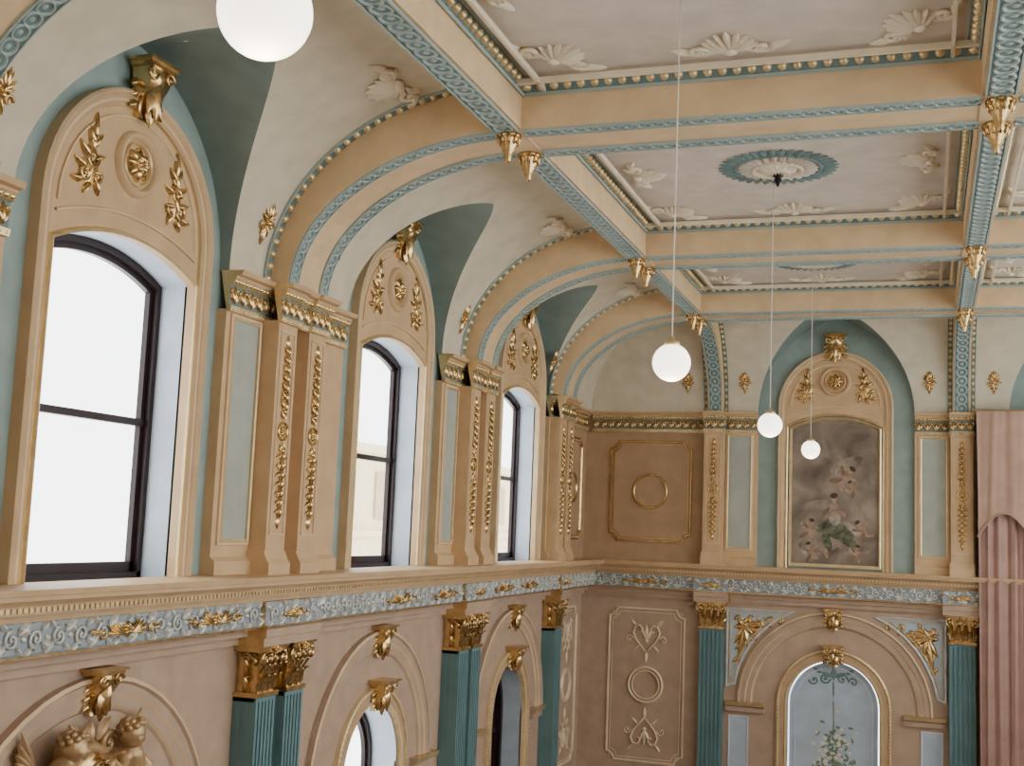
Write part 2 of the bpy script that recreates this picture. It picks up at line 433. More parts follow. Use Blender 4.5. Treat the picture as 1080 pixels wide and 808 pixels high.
# ------------------------------------------------------------------ ledge cornice + frieze (left & back)
F0,F1=-.03,.19
def ledge(a,b,O=0.):
    m=MB()
    pr=[(0,-.2),(.07,-.2),(.07,-.13),(.1+O*.5,-.12),(.1+O*.5,-.05),(.19+O,F0-.01),(.19+O,F0+.01),(.16+O,F0+.02),(.16+O,F1),(.19+O,F1+.01),(.19+O,.245),(.25+O,.25),(.25+O,.315),(.28+O,.32),(.30+O,.345),(.38+O,.355),(.38+O,.385),(.41+O,.39),(.42+O,.43),(.0,.432)]
    ms=[TANL,TANL,GOLDP,TANL,TANL,GOLD,FRZ,FRZ,GOLDP,TAN,GOLDP,TAN,FRAME,FRAME,TAN,FRAME,GOLDP,FRAME,FRAME]
    m.extr(pr,a,b,ms)
    n=int((b-a)/.055)
    for i in range(n):
        x=a+(i+.5)*(b-a)/n;m.box(x-.016,x+.016,.24+O,.262+O,.268,.3,GOLDP)
    return m
def silver(s,a,b,q,zc=.085):
    n=max(1,int(round((b-a)/.23)));p=(b-a)/n
    for i in range(n):
        x=a+(i+.5)*p;sg=1 if i%2 else -1
        s.scroll(x,zc,.07,pi/2*sg,1.4,q+.005,SILV,.014,sg,14)
        s.leaf(x+.06,zc+sg*.03,.5*sg,.14,.075,.035,q,SILV,.2)
        s.leaf(x-.06,zc-sg*.03,pi+.6*sg,.12,.07,.035,q,SILV,.2)
        s.leaf(x+.05,zc-sg*.05,-.7*sg,.09,.05,.03,q,SILV)
        s.leaf(x-.04,zc+sg*.06,2.4*sg,.09,.05,.03,q,SILV)
        s.dome(x+p*.5 if i<n-1 else x,zc,.02,.02,.03,q,SILV,8,1)
def goldmotif(g,c,q,k1=1.,zc=.085):
    g.rosette(c,zc,.06,q+.01,GOLD,8,.03)
    for sg in(-1,1):
        for k in range(4): g.leaf(c+sg*.05*k1,zc-.03,(pi/2-sg*pi/2)+sg*(.0+.26*k),(.22-.03*k)*k1,.045,.03,q+.015,GOLD,.1*sg)
        g.scroll(c+sg*.29*k1,zc-.01,.05*k1,0,1.2,q+.015,GOLD,.011,sg)
        if k1==1.: g.leaf(c+sg*.31,zc-.01,pi/2-sg*1.4,.12,.05,.03,q+.01,GOLD)
def frieze_orn(a,b,centres,O=0.):
    s=MB();silver(s,a,b,.165+O)
    g=MB()
    for c in centres: goldmotif(g,c,.165+O)
    return s,g
OL=.12;OE=.04
t=trim(ledge(YN,0,OL),(0,0,0),LEFTR)
s,g=frieze_orn(YN,-.16,[c for c,_,_ in LB]+[YT[1]-1.2,YT[2]-1.1,YT[2]+1.1],OL)
obj('scroll_relief',s,parent=t);obj('gilded_relief',g,parent=t)
t=trim(ledge(0,X3+.5,OE),(0,0,0),ENDR)
s,g=frieze_orn(.16,X3,[1.2,ec],OE)
obj('scroll_relief',s,parent=t);obj('gilded_relief',g,parent=t)
# ------------------------------------------------------------------ upper pilasters
ENT=[(0,-.36),(.035,-.36),(.045,-.31),(.02,-.3),(.02,-.13),(.05,-.12),(.08,-.07),(.08,-.05),(.13,-.04),(.15,0),(-.08,.002)]
ENTM=[FRAME,GOLDP,FRAME,TEAL,GOLDP,GOLDP,FRAME,FRAME,FRAME,FRAME]
def entab(m,a,b,o):
    m.T=lambda x,q,z:(x,q+o,z+Hs)
    m.extr(ENT,a,b,ENTM)
    n=max(1,int(round((b-a)/.06)))
    for i in range(n):
        x=a+(i+.5)*(b-a)/n
        m.dome(x,-.092,.024,.024,.03,.06,GOLD,6,1);m.dome(x,-.335,.014,.016,.02,.035,GOLD,6,1)
    n=max(1,int(round((b-a)/.14)))
    for i in range(n):
        x=a+(i+.5)*(b-a)/n
        for k in(-1,0,1): m.leaf(x,-.285,pi/2-k*.6,.15-.02*abs(k),.06,.035,.022,GOLD,.2*k)
        for k in(-1,1): m.scroll(x+k*.04,-.175,.026,-pi/2,1.1,.03,GOLD,.009,k,8)
    m.T=None
def garland(m,cx,z0,z1,o):
    zc=(z0+z1)/2
    m.ring(cx,zc,.08,.013,.02,o,GOLD,16);m.rosette(cx,zc,.055,o,GOLD,8,.03)
    for s in(-1,1):
        z=zc+s*.2;end=(z1 if s>0 else z0);up=pi/2*s
        L=abs(end-z);n=int(L/.085)
        for q in(-1,1): m.leaf(cx,zc+s*.1,up-q*.5,.1,.05,.03,o,GOLD)
        for i in range(n):
            zz=z+s*i*.085;w=1-.3*(i/n)
            for q in(-1,1):
                m.leaf(cx,zz,up-q*s*.85,.105*w,.05*w,.035,o,GOLD,.25*q)
                if i%3==1: m.scroll(cx+q*.045*w,zz+s*.03,.034*w,up,1.1,o+.008,GOLD,.011,q*s,9)
            m.leaf(cx,zz-s*.02,up,.11,.05,.045,o+.004,GOLD)
        m.dome(cx,z-s*.02,.035,.03,.04,o,GOLD,8,2)
        m.leaf(cx,end-s*.08,up,.12,.06,.03,o,GOLD)
PZ0,PZ1=.74,2.66
def pilaster(strips,sl,sr,panels,loc,rot,label,so=.28):
    m=MB();m.box(sl,sr,0,.1,.42,Hs-.34,FRAME)
    m.extr([(.1,.42),(.15,.42),(.15,.55),(.1,.59)],sl,sr,FRAME)
    root=obj('wall_pilaster',m,loc,rot,label=label,category='pilaster',group='upper wall pilasters')
    for x in strips:
        s=MB();w=.17
        s.box(x-w,x+w,.1,so,.62,Hs-.34,FRAME)
        s.extr([(.1,.42),(so+.06,.42),(so+.06,.53),(so+.03,.57),(so,.64),(.1,.64)],x-w-.02,x+w+.02,FRAME)
        for q in(-1,1): s.box(x+q*.12-.006,x+q*.12+.006,so,so+.012,.8,2.64,PEACH)
        s.box(x-.12,x+.12,so,so+.012,.788,.8,PEACH);s.box(x-.12,x+.12,so,so+.012,2.64,2.652,PEACH)
        obj('shaft',s,parent=root)
        g=MB();garland(g,x,.88,2.58,so+.002);obj('gilded_garland',g,parent=root)
    for a,b in panels:
        p=MB();p.box(a,b,.1,.108,PZ0,PZ1,PANEL)
        p.sweep([(a,PZ0),(a,PZ1),(b,PZ1),(b,PZ0)],[(0,.1),(0,.13),(.018,.135),(.03,.12),(.05,.12),(.055,.1)],[GOLDP,GOLDP,PEACH,PEACH,FRAME],closed=True)
        obj('inset_panel',p,parent=root)
    e=MB();entab(e,sl,sr,.1)
    for x in strips: entab(e,x-.19,x+.19,so)
    if len(strips)==2: entab(e,strips[0],strips[1],so-.04)
    obj('entablature',e,parent=root)
    return root
lab='tan pilaster pair with gilded garland strips and grey-green panel'
pilaster([-.3,.3],-1.2,.93,[(-1.0,-.54)],(0,YT[0],0),LEFTR,lab)
pilaster([-.28,.3],-1.05,1.2,[(-.93,-.52)],(0,YT[1],0),LEFTR,lab)
pilaster([-.3,.28],-1.05,.77,[(-.93,-.55),],(0,YT[2],0),LEFTR,lab)
pilaster([-.2,.25],-.42,.5,[],(0,YT[3],0),LEFTR,lab)
lab='tan pilaster with gilded garland strip beside a grey-green panel'
pilaster([0],-.2,.73,[(.24,.62)],(X1,0,0),ENDR,lab)
pilaster([0],-.73,.22,[(-.62,-.24)],(X2,0,0),ENDR,lab)
e=MB();entab(e,YT[3]+.5,-.12,.02);trim(e,(0,0,0),LEFTR)
e=MB();entab(e,.12,X1-.2,.02);trim(e,(0,0,0),ENDR)
# ------------------------------------------------------------------ window surrounds
def bracket(m,cx,zt,zb,wt,wb,op,o,mt=GOLD):
    H=zt-zb;pr=[]
    for i in range(13):
        t=i/12;pr.append((o+op*(.35+.65*(0.5+.5*cos(pi*t))+.12*sin(2*pi*t)),zt-H*t))
    for s in(-1,1):
        m.add([(cx+s*(wt+(wb-wt)*(i/12))/2,q[0],q[1]) for i,q in enumerate(pr)]+[(cx+s*wb/2,o,zb),(cx+s*wt/2,o,zt)],[tuple(range(15))],mt)
    for i in range(12):
        a=(wt+(wb-wt)*i/12)/2;b=(wt+(wb-wt)*(i+1)/12)/2
        m.add([(cx-a,*pr[i]),(cx+a,*pr[i]),(cx+b,*pr[i+1]),(cx-b,*pr[i+1])],[(0,1,2,3)],mt,True)
    m.box(cx-wt*.62,cx+wt*.62,o,o+op*1.15,zt,zt+H*.1,mt)
    m.box(cx-wt*.72,cx+wt*.72,o,o+op*1.3,zt+H*.1,zt+H*.16,mt)
    for s in(-1,1):
        m.leaf(cx,zt-H*.35,-pi/2+s*.35,H*.6,wt*.5,.03,o+op*.75,mt)
        m.scroll(cx+s*wt*.42,zt-H*.12,wt*.24,0,1.3,o+op*1.03,mt,.018,s,12)
        for k in range(3): m.leaf(cx+s*wt*.4,zt-H*(.25+.22*k),-pi/2+s*.8,H*.3,wt*.3,.03,o+op*.3,mt,.2*s)
    m.leaf(cx,zt-H*.15,-pi/2,H*.85,wt*.5,.05,o+op*.8,mt)
    m.leaf(cx,zt-H*.55,-pi/2,H*.6,wt*.45,.05,o+op*.5,mt)
def triangle_foliage(m,s,cx,cz,o,sc=1):
    A=lambda a:a if s>0 else pi-a
    for dx,dz,a,L,W in [(0,.16,1.4,.2,.07),(.0,.1,.9,.16,.07),(.0,.1,2.0,.14,.06),(.03,.0,.5,.17,.08),(-.02,.0,2.5,.13,.06),(.05,-.08,.1,.17,.08),(.0,-.1,3.0,.12,.06),(.09,-.17,-.3,.15,.07),(.03,-.18,-1.2,.12,.06),(-.02,-.14,-2.2,.13,.06),(.0,.02,-1.4,.2,.07),(.02,.06,1.5,.16,.09)]:
        m.leaf(cx+s*dx*sc,cz+dz*sc,A(a),L*sc,W*sc,.045,o,GOLD,.2*s)
    m.scroll(cx+s*.02*sc,cz+.0*sc,.07*sc,0,1.4,o+.015,GOLD,.018,s);m.scroll(cx+s*.08*sc,cz-.13*sc,.07*sc,1,1.4,o+.015,GOLD,.017,-s)
    m.scroll(cx+s*.0*sc,cz+.13*sc,.05*sc,1,1.3,o+.015,GOLD,.015,-s);m.scroll(cx-s*.05*sc,cz-.13*sc,.05*sc,1,1.3,o+.015,GOLD,.014,s)
    m.dome(cx+s*.02*sc,cz-.04*sc,.09*sc,.16*sc,.02,o,GOLD,12,2)
def surround(loc,rot,label,hw,zs,ow):
    m=MB();P=arcp(hw,.42,zs);Q=segp(ow,.42,OZS,OZC)
    m.add([(x,.05,z) for x,z in P]+[(x,.05,z) for x,z in Q],[(i,i+1,len(P)+i+1,len(P)+i) for i in range(len(P)-1)],FRAME)
    m.sweep(P,[(.0,0),(.0,.1),(-.02,.12),(-.035,.1),(-.06,.1),(-.075,.085),(-.1,.085),(-.11,.075),(-.13,.075),(-.14,.05)],[FRAME,PEACH,PEACH,TAN,FRAME,PEACH,FRAME,TAN,GOLDP])
    m.sweep(Q,[(0,0),(0,.075),(.02,.085),(.035,.06),(.04,.05)],[FRAME,GOLDP,GOLDP,GOLD])
    T=arcp(hw-.2,3.12,zs,24);m.sweep(T[2:-2],[(0,.05),(0,.068),(-.015,.068),(-.025,.05)],PEACH)
    m.sweep(segp(hw-.2,3.0,3.04,3.2)[2:-2],[(0,.05),(0,.068),(.015,.068),(.025,.05)],PEACH)
    root=obj('window_surround',m,loc,rot,label=label,category='arched surround',group='arched window surrounds')
    d=MB();d.ring(0,Hm,.23,.035,.05,.05,FRAME,32);d.ring(0,Hm,.165,.012,.035,.05,GOLDP,28);d.rosette(0,Hm,.14,.055,GOLD,8,.06);d.ring(0,Hm,.06,.015,.06,.06,GOLD,16)
    obj('medallion',d,parent=root)
    for s in(-1,1):
        d=MB();triangle_foliage(d,s,s*(hw*.48),3.52,.052,1.0);obj('foliage_ornament',d,parent=root)
    d=MB();bracket(d,0,4.38,3.98,.26,.16,.17,.05);obj('keystone',d,parent=root)
    return root
lab='golden-tan arched window surround with gilded rosette medallion and keystone'
s0=surround((0,LB[0][0],0),LEFTR,lab,1.06,3.13,LHW)
dup(s0,(0,LB[1][0],0));dup(s0,(0,LB[2][0],0))
surround((ec,0,0),ENDR,'golden-tan arched surround with gilded medallion framing the mural painting',.95,3.2,OHW)
# ------------------------------------------------------------------ mural painting
m=MB();P=segp(OHW-.02,.48,OZS-.01,OZC-.02)
m.sweep(P,[(0,0.003),(0,.07),(-.02,.08),(-.045,.05),(-.05,.02)],GOLDP);m.box(-OHW+.03,OHW-.03,0.003,.07,.47,.52,GOLDP)
root=obj('mural_painting',m,(ec,0,0),ENDR,label='arched brown-toned painting of a seated draped woman and cherubs among clouds',category='painting')
m=MB();m.add([(x,.022,z) for x,z in segp(OHW-.06,.5,OZS-.05,OZC-.06)],[tuple(range(29))],CANV);obj('canvas',m,parent=root)
SK=mat('painted_skin',(162,134,110),.6,0,.25,10);SKD=mat('painted_shadow_skin',(128,104,86),.6,0,.2,10)
DRG=mat('painted_green_drapery',(98,102,78),.6,0,.35,14);DRW=mat('painted_white_drapery',(160,148,130),.6,0,.25,14)
HAIR=mat('painted_hair',(80,62,48),.6,0,.2,12);CLD=mat('painted_cloud',(140,126,108),.6,0,.3,4)
def blob(m,cx,cz,rx,rz,a,o,mt):
    n=16;m.add([(cx+rx*cos(t)*cos(a)-rz*sin(t)*sin(a),o,cz+rx*cos(t)*sin(a)+rz*sin(t)*cos(a)) for t in [2*pi*k/n for k in range(n)]],[tuple(range(n))],mt)
for (x,z,rx,rz,a) in [(-.25,.85,.35,.14,.1),(.3,.85,.32,.12,-.2),(.2,2.2,.3,.12,.4),(-.3,1.5,.25,.1,.2),(0,1.05,.5,.16,0)]:
    m=MB();blob(m,x,z,rx,rz,a,.023+.0003*random.random(),CLD);obj('painted_cloud',m,parent=root)
m=MB()
for (x,z,rx,rz,a,mt) in [(.05,1.08,.3,.13,-.25,DRG),(.2,.95,.2,.09,-.6,DRG),(-.16,1.16,.16,.08,.6,DRG),(-.12,.9,.07,.17,.3,DRG),(.0,1.33,.1,.16,.15,DRW),(.27,1.15,.14,.05,-.7,DRW),(.12,1.38,.15,.032,-.5,SK),(-.1,1.36,.14,.032,.8,SK),(.0,1.5,.085,.045,0,SK),(.0,1.565,.03,.05,0,SK),(-.01,1.64,.052,.064,.2,SK),(-.01,1.68,.066,.046,.2,HAIR),(-.14,.72,.035,.1,.3,SK)]:
    blob(m,x,z,rx,rz,a,.026+.0006*len(m.f),mt)
obj('painted_woman',m,parent=root)
def paintcherub(x,z,s,a):
    m=MB()
    for (dx,dz,rx,rz,b,mt) in [(-.12,.02,.1,.05,1.9,DRW),(0,0,.065,.11,.2,SK),(.07,-.12,.1,.04,-.6,SK),(-.05,-.13,.1,.04,.9,SKD),(.09,.05,.09,.025,.5,SK),(-.09,.06,.08,.025,-.6,SKD),(.0,.15,.05,.055,0,SK),(0,.18,.054,.036,.1,HAIR)]:
        xx=dx*cos(a)-dz*sin(a);zz=dx*sin(a)+dz*cos(a)
        blob(m,x+xx*s,z+zz*s,rx*s,rz*s,b+a,.028+.0006*len(m.f),mt)
    obj('painted_cherub',m,parent=root)
paintcherub(-.42,1.1,.9,-.3);paintcherub(.45,1.1,.9,.5);paintcherub(.15,2.0,1.1,-.8);paintcherub(.3,1.8,.7,.4);paintcherub(-.4,.72,.8,.2);paintcherub(.35,.72,.7,-.3)
# ------------------------------------------------------------------ notched wall panels
def notched(a,b,z0,z1,r,n=6):
    P=[]
    def arc(cx,cz,t0,t1):
        for i in range(n+1):
            t=t0+(t1-t0)*i/n;P.append((cx+r*cos(t),cz+r*sin(t)))
    arc(a,z0,pi/2,0);arc(b,z0,pi,pi/2);arc(b,z1,3*pi/2,pi);arc(a,z1,0,-pi/2)
    return P[::-1]
def wpanel(a,b,z0,z1,loc,rot,mt,label,scrolls,r=.14,inner=None):
    m=MB();m.sweep(notched(a,b,z0,z1,r),[(0,.003),(.0,.02),(-.012,.03),(-.028,.03),(-.04,.003)],mt,closed=True,smooth=False)
    m.sweep(notched(a+.07,b-.07,z0+.07,z1-.07,r*.9),[(0,.003),(0,.012),(-.012,.012),(-.012,.003)],mt,closed=True)
    root=obj('wall_panel_moulding',m,loc,rot,label=label,category='wall moulding',group='notched wall panels')
    cx,cz=(a+b)/2,(z0+z1)/2;rr=min(.3,(b-a)*.22)
    d=MB();d.ring(cx,cz,rr,.022,.035,0.003,mt,32)
    if inner: d.ring(cx,cz,rr*.8,.012,.03,0.003,mt,28)
    obj('roundel',d,parent=root)
    for sx,cxx in((-1,a),(1,b)):
        for zz in(z0,z1):
            d=MB();d.scroll(cxx-sx*r*.75,zz+(r*.75 if zz==z0 else -r*.75),.05,0,1.2,.012,mt,.01,sx);obj('corner_scroll',d,parent=root)
    if scrolls:
        for s in(-1,1):
            d=MB();z=cz+s*((z1-z0)/2-.55);w=min(1,(b-a)/1.35)
            for q in(-1,1):
                pts=[(cx+q*w*x,.016,z+s*y) for x,y in ((.0,-.22),(.09,-.12),(.19,.0),(.24,.12),(.2,.22),(.12,.24),(.07,.18),(.1,.12),(.14,.14))]
                d.tube(pts,.017,mt,6,lambda t:.8+.4*sin(pi*t))
                d.scroll(cx+q*.3*w,z+s*.0,.07*w,pi if q>0 else 0,1.3,.014,mt,.013,-q*s)
                d.leaf(cx+q*.2*w,z+s*.24,(pi/2-q*.7)*s,.14*w,.06,.03,.006,mt)
                d.leaf(cx+q*.12*w,z-s*.1,-(pi/2-q*.8)*s,.16*w,.05,.03,.006,mt)
            for k in(-1,0,1): d.leaf(cx,z,(pi/2-k*.45)*s,.26-.07*abs(k),.08*w,.035,.006,mt)
            d.leaf(cx,z-s*.2,-pi/2*s,.2,.07*w,.03,.006,mt);d.dome(cx,z-s*.02,.04*w,.04,.04,.004,mt)
            obj('scroll_ornament',d,parent=root)
    return root
lab='gilded notched-corner moulding with central roundel on ochre wall'
wpanel(.46,1.96,.76,2.57,(0,0,0),ENDR,GOLD,lab,False)
wpanel(YT[3]+.78,-.3,.76,2.57,(0,0,0),LEFTR,GOLD,lab,False)
CRM=mat('cream_gilt_moulding',(230,210,176),.45,.2)
lab='cream notched-corner moulding with scroll ornaments and roundel'
wpanel(.52,1.9,-3.05,-.39,(0,0,0),ENDR,CRM,lab,True,.14,True)
wpanel(YT[3]+.75,-.3,-3.05,-.39,(0,0,0),LEFTR,CRM,lab,True,.14,True)
# ------------------------------------------------------------------ lower pilasters with Corinthian capitals
def capital(m,cx,o0,w,z0,z1):
    H=z1-z0
    m.box(cx-w*.8,cx+w*.8,.004,o0-.02,z0,z1-H*.14,GOLD)
    m.box(cx-w*1.2,cx+w*1.2,.004,o0+.07,z1-H*.13,z1-H*.05,GOLD);m.box(cx-w*1.3,cx+w*1.3,.004,o0+.09,z1-H*.05,z1,GOLD)
    m.box(cx-w*1.08,cx+w*1.08,.004,o0+.02,z0-.02,z0+.02,GOLD)
    def aleaf(x,z,h,ww,od):
        st=[(0,0,.6),(.3,.1,1),(.6,.25,.95),(.85,.8,.7),(1.,1.3,.35),(.9,1.5,.05)]
        vs=[]
        for t,oo,wq in st:
            for k in(-1,-.5,0,.5,1): vs.append((x+k*ww/2*wq,o0-.02+od*oo+(.025 if k==0 else (.0 if abs(k)==.5 else .006)),z+h*t))
        m.add(vs,[(i*5+j,i*5+j+1,(i+1)*5+j+1,(i+1)*5+j) for i in range(5) for j in range(4)],GOLD,True)
    for k in(-1,0,1): aleaf(cx+k*w*.62,z0+.01,H*.42,w*.58,.06)
    for k in(-1.0,-.33,.33,1.0): aleaf(cx+k*w*.85,z0+H*.1,H*.58,w*.42,.075)
    for s in(-1,1):
        m.scroll(cx+s*w*.95,z1-H*.27,w*.36,pi/2,1.4,o0+.06,GOLD,.02,-s,14)
        m.scroll(cx+s*w*.3,z1-H*.27,w*.24,pi/2,1.3,o0+.05,GOLD,.014,s,12)
        for k in range(2):
            zz=z0+H*(.05+.35*k);oo=o0*.5
            m.tube([(cx+s*w*.8,oo,zz),(cx+s*w*.95,oo,zz+H*.2),(cx+s*w*1.2,oo,zz+H*.32)],.04,GOLD,6,lambda t:1-.5*t)
        m.tube([(cx+s*w*1.0,o0*.3,z1-H*.2),(cx+s*w*1.15,o0*.6,z1-H*.17),(cx+s*w*1.15,o0,z1-H*.3),(cx+s*w*1.0,o0*.9,z1-H*.38)],.022,GOLD)
    m.rosette(cx,z1-H*.09,w*.3,o0+.08,GOLD,6,.03)
CZ0,CZ1=-.64,-.2
def lowpil(loc,rot,xs,o=.2,w=.2):
    for x in xs:
        L=Vector((x,0,0));L.rotate(Matrix.Rotation(rot,3,'Z'))
        m=MB()
        m.box(-w,w,.004,o-.02,FL,CZ0,PILT)
        n=5
        for i in range(n+1):
            q=-w+.02+i*(2*w-.04)/n;m.box(q-.018,q+.018,o-.02,o,FL+.6,CZ0-.06,PILT)
        m.box(-w,w,.004,o,CZ0-.06,CZ0,PILT);m.box(-w-.05,w+.05,.004,o+.05,FL,FL+.5,TAN)
        for s in(-1,1):
            for k in range(2): m.box(s*w-.004,s*w+.004,.03+k*.08,.07+k*.08,FL+.6,CZ0-.06,PILT)
        root=obj('fluted_pilaster',m,Vector(loc)+L,rot,label='teal fluted pilaster with gilded Corinthian capital under the frieze',category='pilaster',group='lower fluted pilasters')
        c=MB();capital(c,0,o,w,CZ0,CZ1);obj('capital',c,parent=root)
LP=[(YT[0],[-.27,.27]),(YT[1]+.06,[-.26,.26]),(YT[2],[-.23,.23]),(YT[3]+.06,[0])]
for y,xs in LP: lowpil((0,y,0),LEFTR,xs,.24,.17)
lowpil((X1,0,0),ENDR,[0]);lowpil((X2,0,0),ENDR,[0])
for rot,a,po in((LEFTR,[(y+xs[0]-.25,y+xs[-1]+.25) for y,xs in LP],.33),(ENDR,[(X1-.3,X1+.3),(X2-.3,X2+.3)],.3)):
    for p,q in a:
        m=MB();m.extr([(0,-.2),(po,-.2),(po,-.13),(po+.02,-.12),(po+.02,-.05),(po+.03,F0-.01),(po+.03,F0+.01),(po+.0,F0+.02),(po,F1),(po+.03,F1+.01),(0,F1+.01)],p,q,[TANL,TANL,GOLDP,TANL,TANL,GOLD,FRZ,FRZ,GOLDP,TAN]);t=trim(m,(0,0,0),rot)
        s=MB();silver(s,p+.02,q-.02,po+.003);obj('scroll_relief',s,parent=t)
        g=MB();goldmotif(g,(p+q)/2,po+.003,.62);obj('gilded_relief',g,parent=t)
# ------------------------------------------------------------------ lower archways
def archway(loc,rot,r=1.58,label=''):
    m=MB()
    m.sweep(arcp(r-.0,ASP-.03,ASP-.03)[2:-2],[(0,0.003),(0,.07),(-.03,.08),(-.05,.055),(-.12,.055),(-.14,.04),(-.22,.04),(-.24,.02),(-.26,.003)],[TANL,PEACH,TANL,TANL,PEACH,TANL,PEACH,TANL])
    root=obj('blind_archway',m,loc,rot,label=label,category='archway',group='lower wall archways')
    d=MB()
    d.sweep(arcp(.93,FL,ASP),[(0,0.003),(0,.05),(-.03,.06),(-.05,.04),(-.13,.04),(-.15,.06),(-.17,.05),(-.19,0.003)],[PEACH,GOLDP,GOLDP,TAN,TAN,PEACH,GOLDP])
    p=arcp(.905,FL,ASP);P,_=resample([(x,.06,z) for x,z in p],.06)
    for q,t in P: d.dome(q.x,q.z,.022,.022,.022,.055,GOLDP,6,1)
    obj('inner_arch_moulding',d,parent=root)
    for s in(-1,1):
        d=MB();a,b=sorted((s*1.12,s*1.78))
        d.extr([(0.003,ASP-.2),(.06,-2.03),(.06,ASP-.12),(.1,ASP-.1),(.12,ASP-.03),(0.003,ASP-.03)],a,b,[PEACH,TANL,TANL,GOLDP,GOLD]);obj('impost',d,parent=root)
    d=MB();bracket(d,0,-.26,-.56,.22,.14,.16,.003);obj('keystone',d,parent=root)
    d=MB();bracket(d,0,-.86,-1.16,.24,.16,.2,.003);obj('keystone',d,parent=root)
    return root
lab='rose-tan moulded archway with gilded keystones'
for c,_,_ in LB: archway((0,c+.03,0),LEFTR,label=lab)
archway((ec,0,0),ENDR,label='rose-tan moulded archway around a painted pale blue niche')
m=MB();P=arcp(AHW-.02,FL,ASP);m.add([(x,-.1,z) for x,z in P],[tuple(range(len(P)))],NICHE)
m.sweep(arcp(AHW-.1,FL+.5,ASP),[(0,-.1),(0,-.09),(-.02,-.09),(-.02,-.1)],WHITE)
root=obj('painted_niche_panel',m,(ec,0,0),ENDR,label='pale blue arched panel painted with teal scrolls and flowers',category='painted panel')
FLG=mat('painted_leaf_green',(112,134,108),.6);FLP=mat('painted_pale_flower',(214,206,188),.6)
m=MB()
for s in(-1,1):
    m.scroll(s*.14,-1.38,.09,0,1.4,-.095,TEAL,.018,s);m.scroll(s*.32,-1.42,.08,pi,1.2,-.095,TEAL,.016,-s)
    m.leaf(s*.02,-1.35,pi/2-s*1.2,.2,.08,.008,-.098,TEAL);m.leaf(s*.2,-1.3,pi/2-s*1.,.16,.07,.008,-.098,TEAL)
m.leaf(0,-1.4,pi/2,.2,.12,.01,-.098,TEAL);m.leaf(0,-1.4,-pi/2,.3,.04,.01,-.098,TEAL)
obj('painted_scroll',m,parent=root)
m=MB();random.seed(7)
for k in range(90):
    x=random.gauss(0,.17);z=-2.6+random.gauss(0,.32);m.leaf(x,z,random.random()*6.28,.1,.045,.006,-.098,FLG)
for k in range(34):
    x=random.gauss(0,.14);z=-2.55+random.gauss(0,.26);m.dome(x,z,.04,.034,.012,-.096,FLP,8,1)
m.tube([(0,-.095,-1.75),(.01,-.095,-2.1),(-.02,-.095,-3.2)],.008,FLG)
obj('painted_flowers',m,parent=root)
def spandrel(s):
    m=MB();xo=s*1.76;P=[(xo,-.33),(xo,-1.6)]
    n=10;R=1.68
    for i in range(n+1):
        a=(.14+(.98-.14)*i/n);x=R*cos(a+.02);z=ASP+R*sin(a+.02)
        P.append((s*min(x,1.76),min(z,-.33)))
    P.append((s*.72,-.33))
    if s<0: P=P[::-1]
    m.add([(x,.006,z) for x,z in P],[tuple(range(len(P)))],NICHE)
    m.sweep(P,[(0,.003),(0,.03),(.02,.035),(.04,.02),(.045,.003)],SILV,closed=True);m.sweep(P,[(-.045,.006),(-.045,.03),(-.03,.03),(-.03,.006)],GOLDP,closed=True)
    root=obj('spandrel_panel',m,(ec,0,0),ENDR,label='pale blue triangular spandrel panel with gilded scrolls',category='wall panel',group='spandrel panels')
    d=MB();cx=s*1.5;z=-.6;A=lambda a:a if s>0 else pi-a
    d.rosette(cx,z,.1,.01,GOLD,8,.03)
    for a,L in((-1.5,.6),(-1.2,.35),(-1.85,.38),(3.0,.5),(2.75,.3),(3.4,.35),(.8,.18),(-.2,.18),(1.9,.18),(-2.6,.22)):
        d.leaf(cx,z,A(a),L,.1,.035,.008,GOLD,.1*s)
    for dx,dz,r in((-.25,.06,.08),(.04,-.3,.09),(.08,.12,.07),(-.45,.12,.08),(-.16,-.16,.08),(.1,-.55,.06),(-.62,.14,.05),(-.12,.14,.06)):
        d.scroll(cx+s*dx,z+dz,r,random.random()*6,1.4,.016,GOLD,.017,s*(1 if dx>0 else -1))
        d.leaf(cx+s*dx,z+dz,A(random.random()*6),r*1.8,.06,.03,.01,GOLD)
    obj('gilded_scrolls',d,parent=root)
spandrel(-1);spandrel(1)
for s in(-1,1):
    m=MB();a=ec+s*1.56
    m.sweep([(-.17,-4.2),(-.17,-2.1),(.17,-2.1),(.17,-4.2)],[(0,.003),(0,.02),(-.02,.02),(-.03,.003)],WHITE,closed=True);m.box(-.15,.15,.002,.006,-4.18,-2.12,NICHE)
    obj('wall_inset_panel',m,(a,0,0),ENDR,label='narrow pale blue inset panel below the impost',category='wall panel',group='narrow blue panels')
